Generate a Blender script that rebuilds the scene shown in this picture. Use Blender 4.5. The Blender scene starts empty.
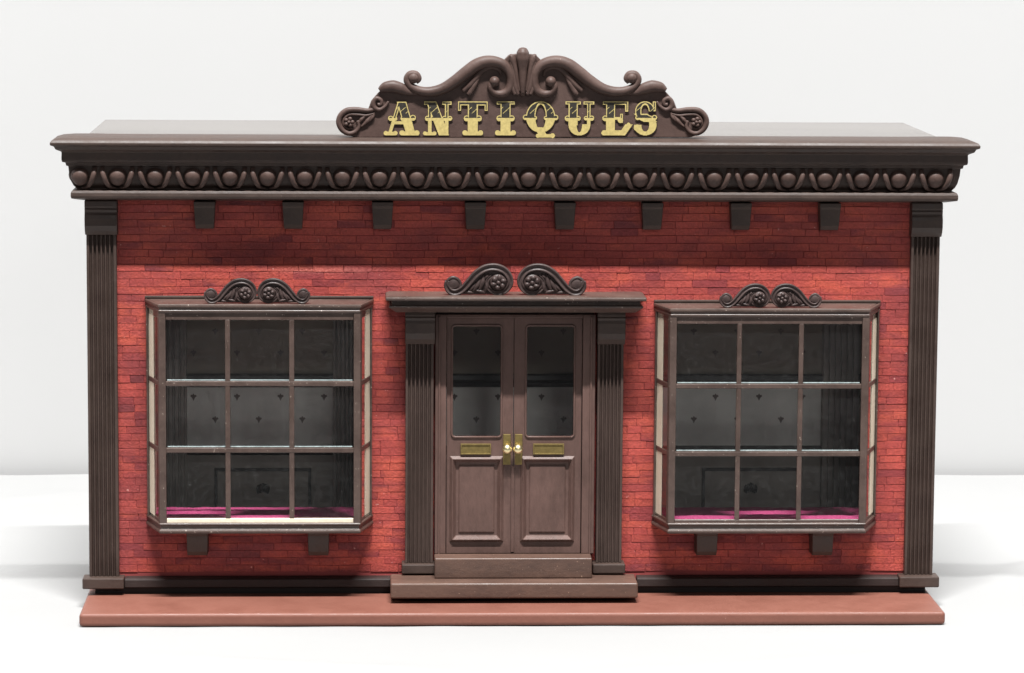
import bpy, math, random
from mathutils import Matrix, Vector, noise
random.seed(7)
S = 0.0007                    # model units -> metres
F = 3409.55
M = ((0.9990706, -0.0426013, 0.0065624), (-0.0011019, 0.1269551, 0.9919079), (0.0430897, 0.9909932, -0.1267902))
CAM = (-150.61, -3390.49, 709.75)
scene = bpy.context.scene
COL = scene.collection

def P(px, py, Y):
    """point on the plane Y that is seen at a measured place of the front"""
    c = ((px-512)/F, (336.5-py)/F, 1.0)
    r = [M[0][i]*c[0]+M[1][i]*c[1]+M[2][i]*c[2] for i in range(3)]
    t = (Y-CAM[1])/r[1]
    return (CAM[0]+r[0]*t, Y, CAM[2]+r[2]*t)
def X(px, Y, py=336): return P(px, py, Y)[0]
def Z(py, Y, px=512): return P(px, py, Y)[2]

# ------------------------------------------------------------------ materials
def new_mat(name):
    m = bpy.data.materials.new(name); m.use_nodes = True
    nt = m.node_tree; b = nt.nodes['Principled BSDF']
    return m, nt, b
def node(nt, t, **kw):
    n = nt.nodes.new(t)
    for k, v in kw.items():
        if k in n.inputs: n.inputs[k].default_value = v
        else: setattr(n, k, v)
    return n
def noise_n(nt, scale, detail=4, rough=.6, stretch=None):
    tc = node(nt, 'ShaderNodeTexCoord'); n = node(nt, 'ShaderNodeTexNoise')
    n.inputs['Scale'].default_value = scale; n.inputs['Detail'].default_value = detail; n.inputs['Roughness'].default_value = rough
    if stretch:
        mp = node(nt, 'ShaderNodeMapping'); mp.inputs['Scale'].default_value = stretch
        nt.links.new(tc.outputs['Object'], mp.inputs[0]); nt.links.new(mp.outputs[0], n.inputs['Vector'])
    else: nt.links.new(tc.outputs['Object'], n.inputs['Vector'])
    return n.outputs['Fac']
def ramp(nt, src, stops, const=False):
    r = node(nt, 'ShaderNodeValToRGB'); e = r.color_ramp.elements
    while len(e) < len(stops): e.new(.5)
    for k, (p, c) in enumerate(stops):
        e[k].position = p; e[k].color = (*c, 1) if len(c) == 3 else c
    nt.links.new(src, r.inputs[0]); return r.outputs['Color']
def mix(nt, fac, a, b, mode='MIX'):
    m = node(nt, 'ShaderNodeMix', data_type='RGBA', blend_type=mode)
    for s, v in ((m.inputs[0], fac), (m.inputs[6], a), (m.inputs[7], b)):
        if isinstance(v, (int, float)): s.default_value = v
        elif isinstance(v, tuple): s.default_value = (*v, 1) if len(v) == 3 else v
        else: nt.links.new(v, s)
    return m.outputs[2]
def bump(nt, b, src, strength, dist):
    n = node(nt, 'ShaderNodeBump'); n.inputs['Strength'].default_value = strength; n.inputs['Distance'].default_value = dist
    nt.links.new(src, n.inputs['Height']); nt.links.new(n.outputs[0], b.inputs['Normal'])

def painted_wood(name, base, dark, light, rough=.5, stretch=(1, 1, 1), speck=.72, spec=.3):
    m, nt, b = new_mat(name)
    big = noise_n(nt, 45, 5, .65, stretch); fine = noise_n(nt, 420, 4, .7, stretch); sp = noise_n(nt, 650, 2, .6)
    c = ramp(nt, big, [(.32, dark), (.6, base)])
    c2 = ramp(nt, fine, [(.3, dark), (.65, base)])
    c = mix(nt, .4, c, c2)
    c = mix(nt, ramp(nt, sp, [(speck, (0, 0, 0)), (speck+.05, (1, 1, 1))]), c, light)
    nt.links.new(c, b.inputs['Base Color'])
    nt.links.new(ramp(nt, big, [(.3, (rough-.1,)*3), (.7, (rough+.12,)*3)]), b.inputs['Roughness'])
    b.inputs['Specular IOR Level'].default_value = spec
    bump(nt, b, fine, .35, .0005)
    return m
W_DARK = painted_wood('dark_brown_paint', (.060, .038, .030), (.034, .021, .017), (.16, .11, .095), .52, speck=.74, spec=.45)
W_RAIL = painted_wood('blackened_brown_paint', (.030, .019, .017), (.016, .011, .010), (.12, .08, .07), .55, speck=.75)
W_FRAME = painted_wood('window_brown_paint', (.092, .060, .049), (.046, .030, .025), (.42, .34, .29), .40, speck=.69, spec=.5)
W_DOOR = painted_wood('door_brown_paint', (.130, .076, .064), (.072, .043, .036), (.26, .17, .14), .45, (1, 1, .35), speck=.74)
W_STEP = painted_wood('step_brown_paint', (.115, .064, .046), (.058, .033, .026), (.28, .18, .13), .46, (.4, 1, 1), speck=.70, spec=.5)
W_SIGN = painted_wood('sign_brown_paint', (.090, .055, .046), (.050, .030, .025), (.2, .13, .115), .52, speck=.73)
W_CREAM = painted_wood('bare_cream_wood', (.78, .70, .56), (.66, .57, .43), (.85, .8, .7), .6)
W_BASE = painted_wood('terracotta_paint', (.195, .078, .056), (.168, .065, .047), (.42, .25, .2), .46, (1, 1, 1), speck=.755)

def mat_roof():
    m, nt, b = new_mat('polished_roof')
    n = noise_n(nt, 12, 4, .6, (.25, 1, 1))
    nt.links.new(ramp(nt, n, [(.3, (.10, .088, .08)), (.7, (.14, .127, .117))]), b.inputs['Base Color'])
    b.inputs['Roughness'].default_value = .22
    bump(nt, b, noise_n(nt, 60, 3, .6), .05, .0005)
    return m
ROOF = mat_roof()

def mat_brick():
    m, nt, b = new_mat('painted_brick')
    a = node(nt, 'ShaderNodeAttribute', attribute_name='tint')
    big = noise_n(nt, 28, 4, .6, (.7, 1, 1)); fine = noise_n(nt, 520, 5, .75); sp = noise_n(nt, 380, 2, .5)
    streak = noise_n(nt, 90, 3, .6, (.35, 1, 1))
    c = mix(nt, ramp(nt, big, [(.46, (.0,)*3), (.64, (.6,)*3)]), a.outputs['Color'], (.20, .040, .046))
    c = mix(nt, ramp(nt, streak, [(.5, (0,)*3), (.68, (.65,)*3)]), c, (.55, .10, .062))
    c = mix(nt, 1.0, c, ramp(nt, fine, [(.3, (.68,)*3), (.62, (1.08,)*3)]), 'MULTIPLY')
    c = mix(nt, ramp(nt, sp, [(.735, (0,)*3), (.78, (.8,)*3)]), c, (.62, .30, .27))
    # rubbed pale patch above the left window
    tc = node(nt, 'ShaderNodeTexCoord'); mp = node(nt, 'ShaderNodeMapping')
    pc = P(318, 270, 10)
    mp.inputs['Location'].default_value = (-pc[0]*S/.05, 0, -pc[2]*S/.0035); mp.inputs['Scale'].default_value = (1/.05, 0, 1/.0035)
    nt.links.new(tc.outputs['Object'], mp.inputs[0])
    ln = node(nt, 'ShaderNodeVectorMath', operation='LENGTH'); nt.links.new(mp.outputs[0], ln.inputs[0])
    mm = node(nt, 'ShaderNodeMath', operation='MULTIPLY'); nt.links.new(ramp(nt, ln.outputs['Value'], [(.2, (1,)*3), (1, (0,)*3)]), mm.inputs[0])
    nt.links.new(ramp(nt, fine, [(.40, (.1,)*3), (.65, (.42,)*3)]), mm.inputs[1])
    c = mix(nt, mm.outputs[0], c, (.62, .27, .22))
    nt.links.new(c, b.inputs['Base Color']); b.inputs['Roughness'].default_value = .55
    b.inputs['Specular IOR Level'].default_value = .35
    bump(nt, b, fine, .8, .0008)
    return m
BRICK = mat_brick()
def plain(name, col, rough=.6, metal=0, var=.12, scale=80, bs=.15):
    m, nt, b = new_mat(name)
    n = noise_n(nt, scale, 4, .6)
    nt.links.new(ramp(nt, n, [(.3, tuple(x*(1-var) for x in col)), (.7, tuple(min(1, x*(1+var)) for x in col))]), b.inputs['Base Color'])
    b.inputs['Roughness'].default_value = rough; b.inputs['Metallic'].default_value = metal
    bump(nt, b, noise_n(nt, scale*6, 3, .6), bs, .0004)
    return m
MORTAR = plain('mortar', (.26, .044, .042), .8)
SIDE = plain('painted_side_wall', (.075, .047, .042), .5)
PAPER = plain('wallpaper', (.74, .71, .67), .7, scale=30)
PAPER_SHADE = plain('shaded_wallpaper', (.30, .25, .205), .7, scale=30)  # paper above the picture rail: shade beyond the room light's reach, put into its colour
MOTIF = plain('wallpaper_motif', (.17, .13, .12), .7)
RAILM = plain('inside_dark_rail', (.035, .03, .03), .5)
INSIDE = plain('inside_grey_paint', (.30, .26, .235), .6)
FLOORM = plain('inside_floor', (.05, .03, .024), .5)
BRASS = plain('brass', (.88, .76, .44), .36, 1, .05)
BRASS_D = plain('dull_brass', (.21, .155, .055), .42, .6, .2, 300)
GOLD = plain('yellow_letter_paint', (.50, .40, .15), .55, 0, .18, 500)
BLACK = plain('black_letter_paint', (.026, .022, .017), .5, 0, .5, 500)
SHADOWP = plain('letter_edge_paint', (.03, .017, .015), .5)
def mat_cloth():
    m, nt, b = new_mat('pink_felt')
    n = noise_n(nt, 700, 5, .8)
    nt.links.new(ramp(nt, n, [(.3, (.32, .030, .11)), (.68, (.68, .11, .28))]), b.inputs['Base Color'])
    b.inputs['Roughness'].default_value = .95; b.inputs['Specular IOR Level'].default_value = .1
    bump(nt, b, n, 1, .002)
    return m
FELT = mat_cloth()
def mat_glass():
    m = bpy.data.materials.new('window_glass'); m.use_nodes = True; nt = m.node_tree
    for n in list(nt.nodes): nt.nodes.remove(n)
    out = node(nt, 'ShaderNodeOutputMaterial'); t = node(nt, 'ShaderNodeBsdfTransparent'); g = node(nt, 'ShaderNodeBsdfGlossy')
    d = node(nt, 'ShaderNodeBsdfDiffuse')
    t.inputs[0].default_value = (.93, .95, .94, 1); g.inputs['Roughness'].default_value = .08; d.inputs[0].default_value = (.7, .7, .7, 1)
    fr = node(nt, 'ShaderNodeFresnel'); fr.inputs['IOR'].default_value = 1.5
    bn = node(nt, 'ShaderNodeBump'); bn.inputs['Strength'].default_value = .08; bn.inputs['Distance'].default_value = .001
    nt.links.new(noise_n(nt, 25, 2, .5), bn.inputs['Height'])
    nt.links.new(bn.outputs[0], g.inputs['Normal'])
    m1 = node(nt, 'ShaderNodeMixShader'); m2 = node(nt, 'ShaderNodeMixShader')
    dust = ramp(nt, noise_n(nt, 300, 4, .7), [(.45, (.006,)*3), (.72, (.024,)*3), (.77, (.08,)*3), (.80, (.6,)*3)])
    nt.links.new(dust, m1.inputs[0]); nt.links.new(t.outputs[0], m1.inputs[1]); nt.links.new(d.outputs[0], m1.inputs[2])
    nt.links.new(fr.outputs[0], m2.inputs[0]); nt.links.new(m1.outputs[0], m2.inputs[1]); nt.links.new(g.outputs[0], m2.inputs[2])
    nt.links.new(m2.outputs[0], out.inputs[0])
    return m
GLASS = mat_glass()
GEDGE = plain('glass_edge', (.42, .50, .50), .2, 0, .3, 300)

# ------------------------------------------------------------------ mesh builder
class MB:
    def __init__(s): s.v = []; s.f = []; s.mi = []; s.sm = []; s.tint = {}
    def face(s, idx, mi=0, smooth=False): s.f.append(idx); s.mi.append(mi); s.sm.append(smooth)
    def box(s, x0, x1, y0, y1, z0, z1, mi=0):
        b = len(s.v)
        s.v += [(x, y, z) for z in (z0, z1) for y in (y0, y1) for x in (x0, x1)]
        for q in ((0, 2, 3, 1), (4, 5, 7, 6), (0, 1, 5, 4), (2, 6, 7, 3), (0, 4, 6, 2), (1, 3, 7, 5)):
            s.face([b+i for i in q], mi)
        return s
    def frustum(s, x0, x1, z0, z1, yb, yf, ins, mi=0):
        """raised panel: rectangle at yb narrowing by ins to yf"""
        b = len(s.v)
        s.v += [(x0, yb, z0), (x1, yb, z0), (x1, yb, z1), (x0, yb, z1),
                (x0+ins, yf, z0+ins), (x1-ins, yf, z0+ins), (x1-ins, yf, z1-ins), (x0+ins, yf, z1-ins)]
        s.face([b+4, b+5, b+6, b+7], mi)
        for i in range(4): j = (i+1) % 4; s.face([b+i, b+j, b+4+j, b+4+i], mi)
        s.face([b+3, b+2, b+1, b], mi)
    def prism(s, poly, axis, a, c, mi=0, smooth=False):
        """closed 2D polygon extruded along axis from a to c"""
        b = len(s.v); n = len(poly)
        for w in (a, c):
            for p, q in poly:
                s.v.append((w, p, q) if axis == 'x' else (p, w, q) if axis == 'y' else (p, q, w))
        for i in range(n): j = (i+1) % n; s.face([b+i, b+j, b+n+j, b+n+i], mi, smooth)
        s.face([b+i for i in range(n)][::-1], mi); s.face([b+n+i for i in range(n)], mi)
        return s
    def sweep(s, path, prof, mi=0):
        """closed profile (outward offset, z) mitred along an open plan path"""
        b = len(s.v); n = len(prof); m = len(path); nrm = []
        for i in range(m-1):
            dx, dy = path[i+1][0]-path[i][0], path[i+1][1]-path[i][1]; l = math.hypot(dx, dy); nrm.append((dy/l, -dx/l))
        for i, (x, y) in enumerate(path):
            if i == 0: nx, ny = nrm[0]
            elif i == m-1: nx, ny = nrm[-1]
            else:
                a, c = nrm[i-1], nrm[i]; k = 1+a[0]*c[0]+a[1]*c[1]; nx, ny = (a[0]+c[0])/k, (a[1]+c[1])/k
            for o, z in prof: s.v.append((x+nx*o, y+ny*o, z))
        for i in range(m-1):
            for j in range(n): k = (j+1) % n; s.face([b+i*n+j, b+(i+1)*n+j, b+(i+1)*n+k, b+i*n+k], mi)
        s.face([b+j for j in range(n)], mi); s.face([b+(m-1)*n+j for j in range(n)][::-1], mi)
        return s
    def ell(s, cx, cy, cz, rx, ry, rz, nu=20, nv=12, mi=0):
        b = len(s.v)
        for j in range(nv+1):
            t = math.pi*j/nv
            for i in range(nu):
                u = 2*math.pi*i/nu
                s.v.append((cx+rx*math.sin(t)*math.cos(u), cy+ry*math.sin(t)*math.sin(u), cz+rz*math.cos(t)))
        for j in range(nv):
            for i in range(nu):
                k = (i+1) % nu
                s.face([b+j*nu+i, b+(j+1)*nu+i, b+(j+1)*nu+k, b+j*nu+k], mi, True)
        return s
    def tube(s, pts, rad, depth=1.0, sec=None, res=5, mi=0, taper_depth=True):
        """swept limb through points in a plane of constant Y; depth = Y radius / in-plane radius"""
        P3 = [Vector(p) for p in pts]; R = list(rad); out = []; rr = []
        ext = [P3[0]*2-P3[1]]+P3+[P3[-1]*2-P3[-2]]
        for i in range(len(P3)-1):
            a, b_, c, d = ext[i:i+4]
            for k in range(res):
                t = k/res
                out.append(.5*((2*b_)+(-a+c)*t+(2*a-5*b_+4*c-d)*t*t+(-a+3*b_-3*c+d)*t**3))
                rr.append(R[i]+(R[i+1]-R[i])*t)
        out.append(P3[-1]); rr.append(R[-1])
        if sec is None: sec = [(math.cos(2*math.pi*k/12), math.sin(2*math.pi*k/12)) for k in range(12)]
        n = len(sec); b = len(s.v); r0 = max(R)
        for i, p in enumerate(out):
            q = out[min(i+1, len(out)-1)]-out[max(i-1, 0)]; q.y = 0
            q = q.normalized() if q.length else Vector((1, 0, 0)); nn = Vector((q.z, 0, -q.x))
            dr = rr[i] if taper_depth else r0
            for u, w in sec: s.v.append(tuple(p+nn*u*rr[i]+Vector((0, w*dr*depth, 0))))
        for i in range(len(out)-1):
            for j in range(n): k = (j+1) % n; s.face([b+i*n+j, b+(i+1)*n+j, b+(i+1)*n+k, b+i*n+k], mi, True)
        s.face([b+j for j in range(n)][::-1], mi); s.face([b+(len(out)-1)*n+j for j in range(n)], mi)
        return s
    def build(s, name, mats, parent=None, bevel=0, seg=2, label=None, smooth_all=False):
        me = bpy.data.meshes.new(name)
        me.from_pydata([(x*S, y*S, z*S) for x, y, z in s.v], [], s.f)
        for m in (mats if isinstance(mats, (list, tuple)) else [mats]): me.materials.append(m)
        for i, p in enumerate(me.polygons): p.material_index = s.mi[i]; p.use_smooth = s.sm[i] or smooth_all
        import bmesh
        bm = bmesh.new(); bm.from_mesh(me); bmesh.ops.recalc_face_normals(bm, faces=bm.faces); bm.to_mesh(me); bm.free()
        me.update()
        o = bpy.data.objects.new(name, me); COL.objects.link(o)
        if parent: o.parent = parent
        if bevel:
            md = o.modifiers.new('bevel', 'BEVEL'); md.width = bevel*S; md.segments = seg; md.limit_method = 'ANGLE'; md.angle_limit = math.radians(35)
            md.harden_normals = False
        if label: o['label'] = label
        return o

def copy_part(o, parent, dx=0, dz=0):
    c = o.copy(); COL.objects.link(c); c.parent = parent
    c.location = (o.location[0]+dx*S, o.location[1], o.location[2]+dz*S); return c

# ------------------------------------------------------------------ the shop
shop = bpy.data.objects.new('miniature_shop', None); COL.objects.link(shop)
shop['label'] = 'miniature red brick antiques shop front with dark brown woodwork, two bay windows and double doors'
shop['category'] = 'dollhouse'

A = 428.0; YW = 10.0; YB = 250.0
ZB = 22.0           # underside of the walls
ZT = 411.0          # wall top under the cornice
# --- openings (x0,x1,z0,z1)
bays = []
LB = dict(x0=-371.0, x1=-141.6, xf0=-354.6, xf1=-154.6, ztop=313.0, px=259)
RB = dict(x0=139.6, x1=369.6, xf0=152.0, xf1=351.6, ztop=309.6, px=768)
holes = [(-367, -146, 90, 303), (143.5, 366, 90, 300), (-80, 72, 50, 300)]

def brick_wall():
    mb = MB(); tints = []
    ch = 7.45; z = 34.0; row = 0
    def clip(x0, x1, z0, z1):
        segs = [(x0, x1)]
        for hx0, hx1, hz0, hz1 in holes:
            if z1 <= hz0+1 or z0 >= hz1-1: continue
            ns = []
            for a, b in segs:
                if b <= hx0 or a >= hx1: ns.append((a, b)); continue
                if a < hx0: ns.append((a, hx0))
                if b > hx1: ns.append((hx1, b))
            segs = ns
        return segs
    while z < ZT:
        z1 = min(z+ch, ZT+4); x = -398-random.uniform(0, 26)
        while x < 398:
            w = random.choice((24, 27, 30, 33, 14, 29, 36)) * random.uniform(.93, 1.07)
            for a, b in clip(max(x, -400), min(x+w, 400), z, z1):
                if b-a < 2.5: continue
                i = len(mb.v); g = random.uniform(.02, .15); ins = .28
                jz = lambda: random.uniform(-.22, .22)
                yf = YW+.6-random.uniform(0, .5)
                mb.v += [(a+g, YW+1.3, z+g), (b-g, YW+1.3, z+g), (b-g, YW+1.3, z1-g), (a+g, YW+1.3, z1-g)]
                mb.v += [(a+g+ins+jz(), yf, z+g+ins+jz()), (b-g-ins+jz(), yf, z+g+ins+jz()), (b-g-ins+jz(), yf, z1-g-ins+jz()), (a+g+ins+jz(), yf, z1-g-ins+jz())]
                mb.face([i+4, i+5, i+6, i+7])
                for k in range(4): l = (k+1) % 4; mb.face([i+k, i+l, i+4+l, i+4+k])
                r = random.random()
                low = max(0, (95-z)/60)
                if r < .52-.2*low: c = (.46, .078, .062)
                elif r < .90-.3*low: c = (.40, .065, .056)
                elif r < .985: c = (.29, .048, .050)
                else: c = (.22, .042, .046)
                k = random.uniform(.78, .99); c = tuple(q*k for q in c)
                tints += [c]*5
            x += w
        z += ch; row += 1
    nb = len(mb.f)
    mb.v = [(x+.5*noise.noise((x*.05, z*.3, 4)), y, z+.9*noise.noise((x*.018, z*.05, 1.5))+.5*noise.noise((x*.09, z*.13, 8))) for x, y, z in mb.v]
    # backing sheet of mortar in strips round the openings
    xs = sorted({-402, 402, *[h[0] for h in holes], *[h[1] for h in holes]}); zs = sorted({ZB+4, ZT+6, *[h[2] for h in holes], *[h[3] for h in holes]})
    for i in range(len(xs)-1):
        for j in range(len(zs)-1):
            cx, cz = (xs[i]+xs[i+1])/2, (zs[j]+zs[j+1])/2
            if any(h[0] < cx < h[1] and h[2] < cz < h[3] for h in holes): continue
            mb.box(xs[i], xs[i+1], YW+1.0, YW+9, zs[j], zs[j+1], 1)
    o = mb.build('brick_wall', [BRICK, MORTAR], shop)
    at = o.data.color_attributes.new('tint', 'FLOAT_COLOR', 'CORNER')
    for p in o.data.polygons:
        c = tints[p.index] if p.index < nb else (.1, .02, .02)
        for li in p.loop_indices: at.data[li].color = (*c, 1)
    return o
brick_wall()

# outer side and back walls
for s in (-1, 1):
    MB().box(min(s*398, s*(A-1)), max(s*398, s*(A-1)), YW+3, YB, ZB, 473).build('side_wall', SIDE, shop, .8)
MB().box(-(A-2), A-2, YB-6, YB+.5, ZB+.5, 472.5).build('back_wall', SIDE, shop)
# floor inside and dark plinth under the walls
MB().box(-(A-9), A-9, YW+9.5, YB-6.5, ZB-6, ZB+2).build('interior_floor', FLOORM, shop)
MB().box(-(A-6), A-8, 2, YB-4, 13.9, ZB-.5).build('plinth', plain('black_underside', (.012, .01, .01), .8), shop)
MB().box(-(A-9), A-9, YW+9.5, YB-6.5, 330, 335).build('ceiling', INSIDE, shop)

# inside back wall: wallpaper with motifs, rails, wainscot
YI = 205.0
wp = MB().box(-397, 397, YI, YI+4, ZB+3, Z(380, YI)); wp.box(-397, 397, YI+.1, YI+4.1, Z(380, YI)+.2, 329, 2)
def motif(px, py, k=1.0):
    x, y, z = P(px, py, YI-.6)
    a = 3.4*k
    pts = [(x-a, z+a*.25), (x-a*.75, z+a*.7), (x-a*.35, z+a*.6), (x, z+a*1.15), (x+a*.35, z+a*.6), (x+a*.75, z+a*.7), (x+a, z+a*.25), (x+a*.5, z-a*.15), (x, z-a*1.25), (x-a*.5, z-a*.15)]
    i = len(wp.v); wp.v += [(p, YI-.6, q) for p, q in pts]; wp.face([i+n for n in range(10)], 1)
for k in range(-2, 16):
    for py in (353, 397): motif(237+43.5*k, py)
    for py in (331.5, 419.5): motif(215.3+43.5*k, py)
inw = wp.build('interior_wall', [PAPER, MOTIF, PAPER_SHADE], shop, label='inside wall papered grey with rows of small dark motifs')
zr = Z(380, YI); zc = Z(450, YI)
MB().prism([(YI-.5, zr+7), (YI-9, zr+6), (YI-10, zr+1), (YI-5, zr-2), (YI-4, zr-7), (YI-.5, zr-7)], 'x', -396, 396).build('picture_rail', RAILM, inw, .5)
MB().prism([(YI-.5, zc+5), (YI-9, zc+4), (YI-9, zc-1), (YI-5, zc-4), (YI-.5, zc-6)], 'x', -396, 396).build('chair_rail', RAILM, inw, .5)
ws = MB().box(-396, 396, YI-3.2, YI-.4, ZB+4, zc-5, 0)
for px0, px1 in ((214, 311), (704, 802)):
    xa, xb = X(px0, YI-5), X(px1, YI-5); za, zb = Z(468, YI-5), ZB+14
    for b in ((xa, xb, za-3, za), (xa, xb, zb, zb+3), (xa, xa+3, zb+3.1, za-3.1), (xb-3, xb, zb+3.1, za-3.1)): ws.box(b[0], b[1], YI-6, YI-3.1, b[2], b[3], 1)
    xm, zm = (xa+xb)/2, Z(490, YI-5)
    for q in (-1, -.5, 0, .5, 1): ws.ell(xm+q*5, YI-5, zm+3-abs(q)*2, 2.4, 2, 5, 10, 6, 1)
ws.build('wainscot', [INSIDE, RAILM], inw)
for px0, px1 in ((333, 358), (824, 860), (150, 186)):
    xa, xb = X(px0, YI-14), X(px1, YI-14); n = 6; w = (xb-xa)/n; poly = [(xa, YI-.8)]
    for i in range(n): poly += [(xa+w*(i+.08), YI-14), (xa+w*(i+.62), YI-14), (xa+w*(i+.68), YI-10), (xa+w*(i+.98), YI-10)]
    poly += [(xb, YI-.8)]
    MB().prism(poly, 'z', ZB+5, 328).build('fluted_panel', INSIDE, inw)

# --- roof
MB().box(-A+1, A-1, 24, YB, 473.2, 476).build('roof', ROOF, shop, .8, label='shiny grey flat roof')

# --- cornice: moulding swept round the front with mitred returns
o_tip = 34
prof = [(o-(2.6 if o > 15 else 1.2 if o > 9 else 0), q) for o, q in [(-30, 476.0), (-6, 476.3), (14, 476.2), (26, 475.4), (32.5, 473.6), (34.5, 471.0), (34.3, 468.6), (31, 467.2), (29.5, 464.2), (25, 462), (24, 461.3),
        (24.2, 454), (23.6, 451.5), (20.5, 450.6), (20, 447.6), (18, 447), (17.4, 440), (15.6, 432), (12, 427.5), (9.6, 425.0), (9.4, 423.6), (13.2, 422.8), (15.6, 420.6), (15.8, 417.6), (13.8, 415.2),
        (9.8, 413.6), (2, 412.2), (-30, 411.6)]]
path = [(-A, 31), (-A, 0), (A, 0), (A, 31)]
cmb = MB().sweep(path, prof)
cmb.v = [(x, y-(4.5 if (y < -9 and q < 424) else 0)*1.2, q) for x, y, q in cmb.v]
cor = cmb.build('cornice', W_DARK, shop, .7)
eg = MB()
ze = Z(178.5, -22)
def egg(x, sides=(-1, 1)):
    k0 = len(eg.v); eg.ell(x, -14.5, ze, 9.0, 7.6, 9.0, 22, 14)
    for k in range(k0, len(eg.v)):
        vx, vy, vz = eg.v[k]; t = (vz-ze)/9.0; sc = 1+.16*t-.10*(1-t*t)*0
        eg.v[k] = (x+(vx-x)*sc, -14.5+(vy+14.5)*(1+.2*t), vz)
    for s in sides:
        eg.tube([(x+s*14.8, -15.8, ze+10.0), (x+s*14.4, -19.0, ze+5), (x+s*12.8, -19.4, ze-1), (x+s*10.2, -17.0, ze-7), (x+s*6.6, -13.0, ze-10.6), (x+s*1.5, -12.0, ze-11.8)], [2.0, 2.7, 2.7, 2.2, 1.7, 1.1], 1.0, res=3)
    eg.tube([(x+18.55, -13.8, ze+9), (x+18.55, -14.2, ze+2), (x+18.55, -10.6, ze-9.5)], [1.1, .9, .6], .7, res=3)
x = X(118.4, -20); st = (X(932.7, -20)-x)/22
for i in range(-1, 23): egg(x+st*i, (1,) if i < 0 else (-1, 1))
for s in (-1, 1):
    eg.ell(s*(A+9.5), 6, ze, 7.5, 8.3, 8.2, 16, 10)
eg.build('egg_and_dart_moulding', W_SIGN, cor)

# --- corbels hanging under the cornice
cz0, cz1 = Z(231, -6), 411.5
def corbel_mb(cx, w, ztop, zbot, yf, tp=.17):
    h = ztop-zbot
    poly = [(YW+.5, ztop), (yf, ztop), (yf, ztop-.16*h), (yf+1.6, ztop-.20*h), (yf+2.6, ztop-.55*h), (yf+3.5, ztop-.8*h), (yf+7, ztop-.96*h), (YW+.5, zbot)]
    m = MB().prism(poly, 'x', cx-w/2, cx+w/2)
    m.v = [((cx+(vx-cx)*(1-tp*(ztop-vz)/h)), vy, vz) for vx, vy, vz in m.v]
    return m
cps = (204.5, 293, 382.5, 475.5, 565, 652.5, 741, 830)
xs = [X(p, -5, 215) for p in cps]
c0 = corbel_mb(xs[0], 21.5, cz1, cz0, -8).build('corbel', W_DARK, shop, .8)
for xx in xs[1:]: copy_part(c0, shop, xx-xs[0])

# --- corner pilasters
def fluted(x0, x1, yf, yb, z0, z1, n, d=2.2, edge=2.2):
    w = (x1-x0-2*edge)/n; poly = [(x0, yb), (x0, yf), (x0+edge, yf)]
    for i in range(n):
        a = x0+edge+w*i
        poly += [(a+w*.12, yf), (a+w*.22, yf+d*.75), (a+w*.45, yf+d), (a+w*.68, yf+d*.75), (a+w*.80, yf)]
    poly += [(x1, yf), (x1, yb)]
    return MB().prism(poly, 'z', z0, z1)
def pilaster(x0, x1):
    zc_, zb_ = Z(236, 0), 31.5
    p = fluted(x0+.3, x1-1, 1.5, YW+4, zb_, zc_, 6, 3.6).build('pilaster', W_DARK, shop, .35, 1)
    cp = MB().prism([(YW+4, ZT+1), (-4, ZT+1), (-5, ZT-5), (-3.8, ZT-6.5), (-5, ZT-8), (-4, ZT-11), (-5.4, ZT-13.5), (-6.2, ZT-17), (-6, ZT-24), (-3.5, ZT-29.5), (.6, zc_), (YW+4, zc_)], 'x', x0-.8, x1+.4)
    cp.build('capital', W_DARK, p, .6)
    MB().box(x0-6, x1+4.5, -9, YW+3, 20.5, zb_).build('pilaster_base', W_DARK, p, 1.2)
pilaster(-A, -A+31); pilaster(A-30, A)

# --- base rail of the wall
zr1 = Z(577.5, -2)
for a, b in ((-A+35.9, X(391, -4, 580)), (X(637, -4, 580), A-36.3)):
    MB().prism([(YW+.9, zr1), (0, zr1-.2), (-3, zr1-1.6), (-3.6, 21), (YW+.9, 20.6)], 'x', a, b).build('base_rail', W_RAIL, shop, .7)

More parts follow.
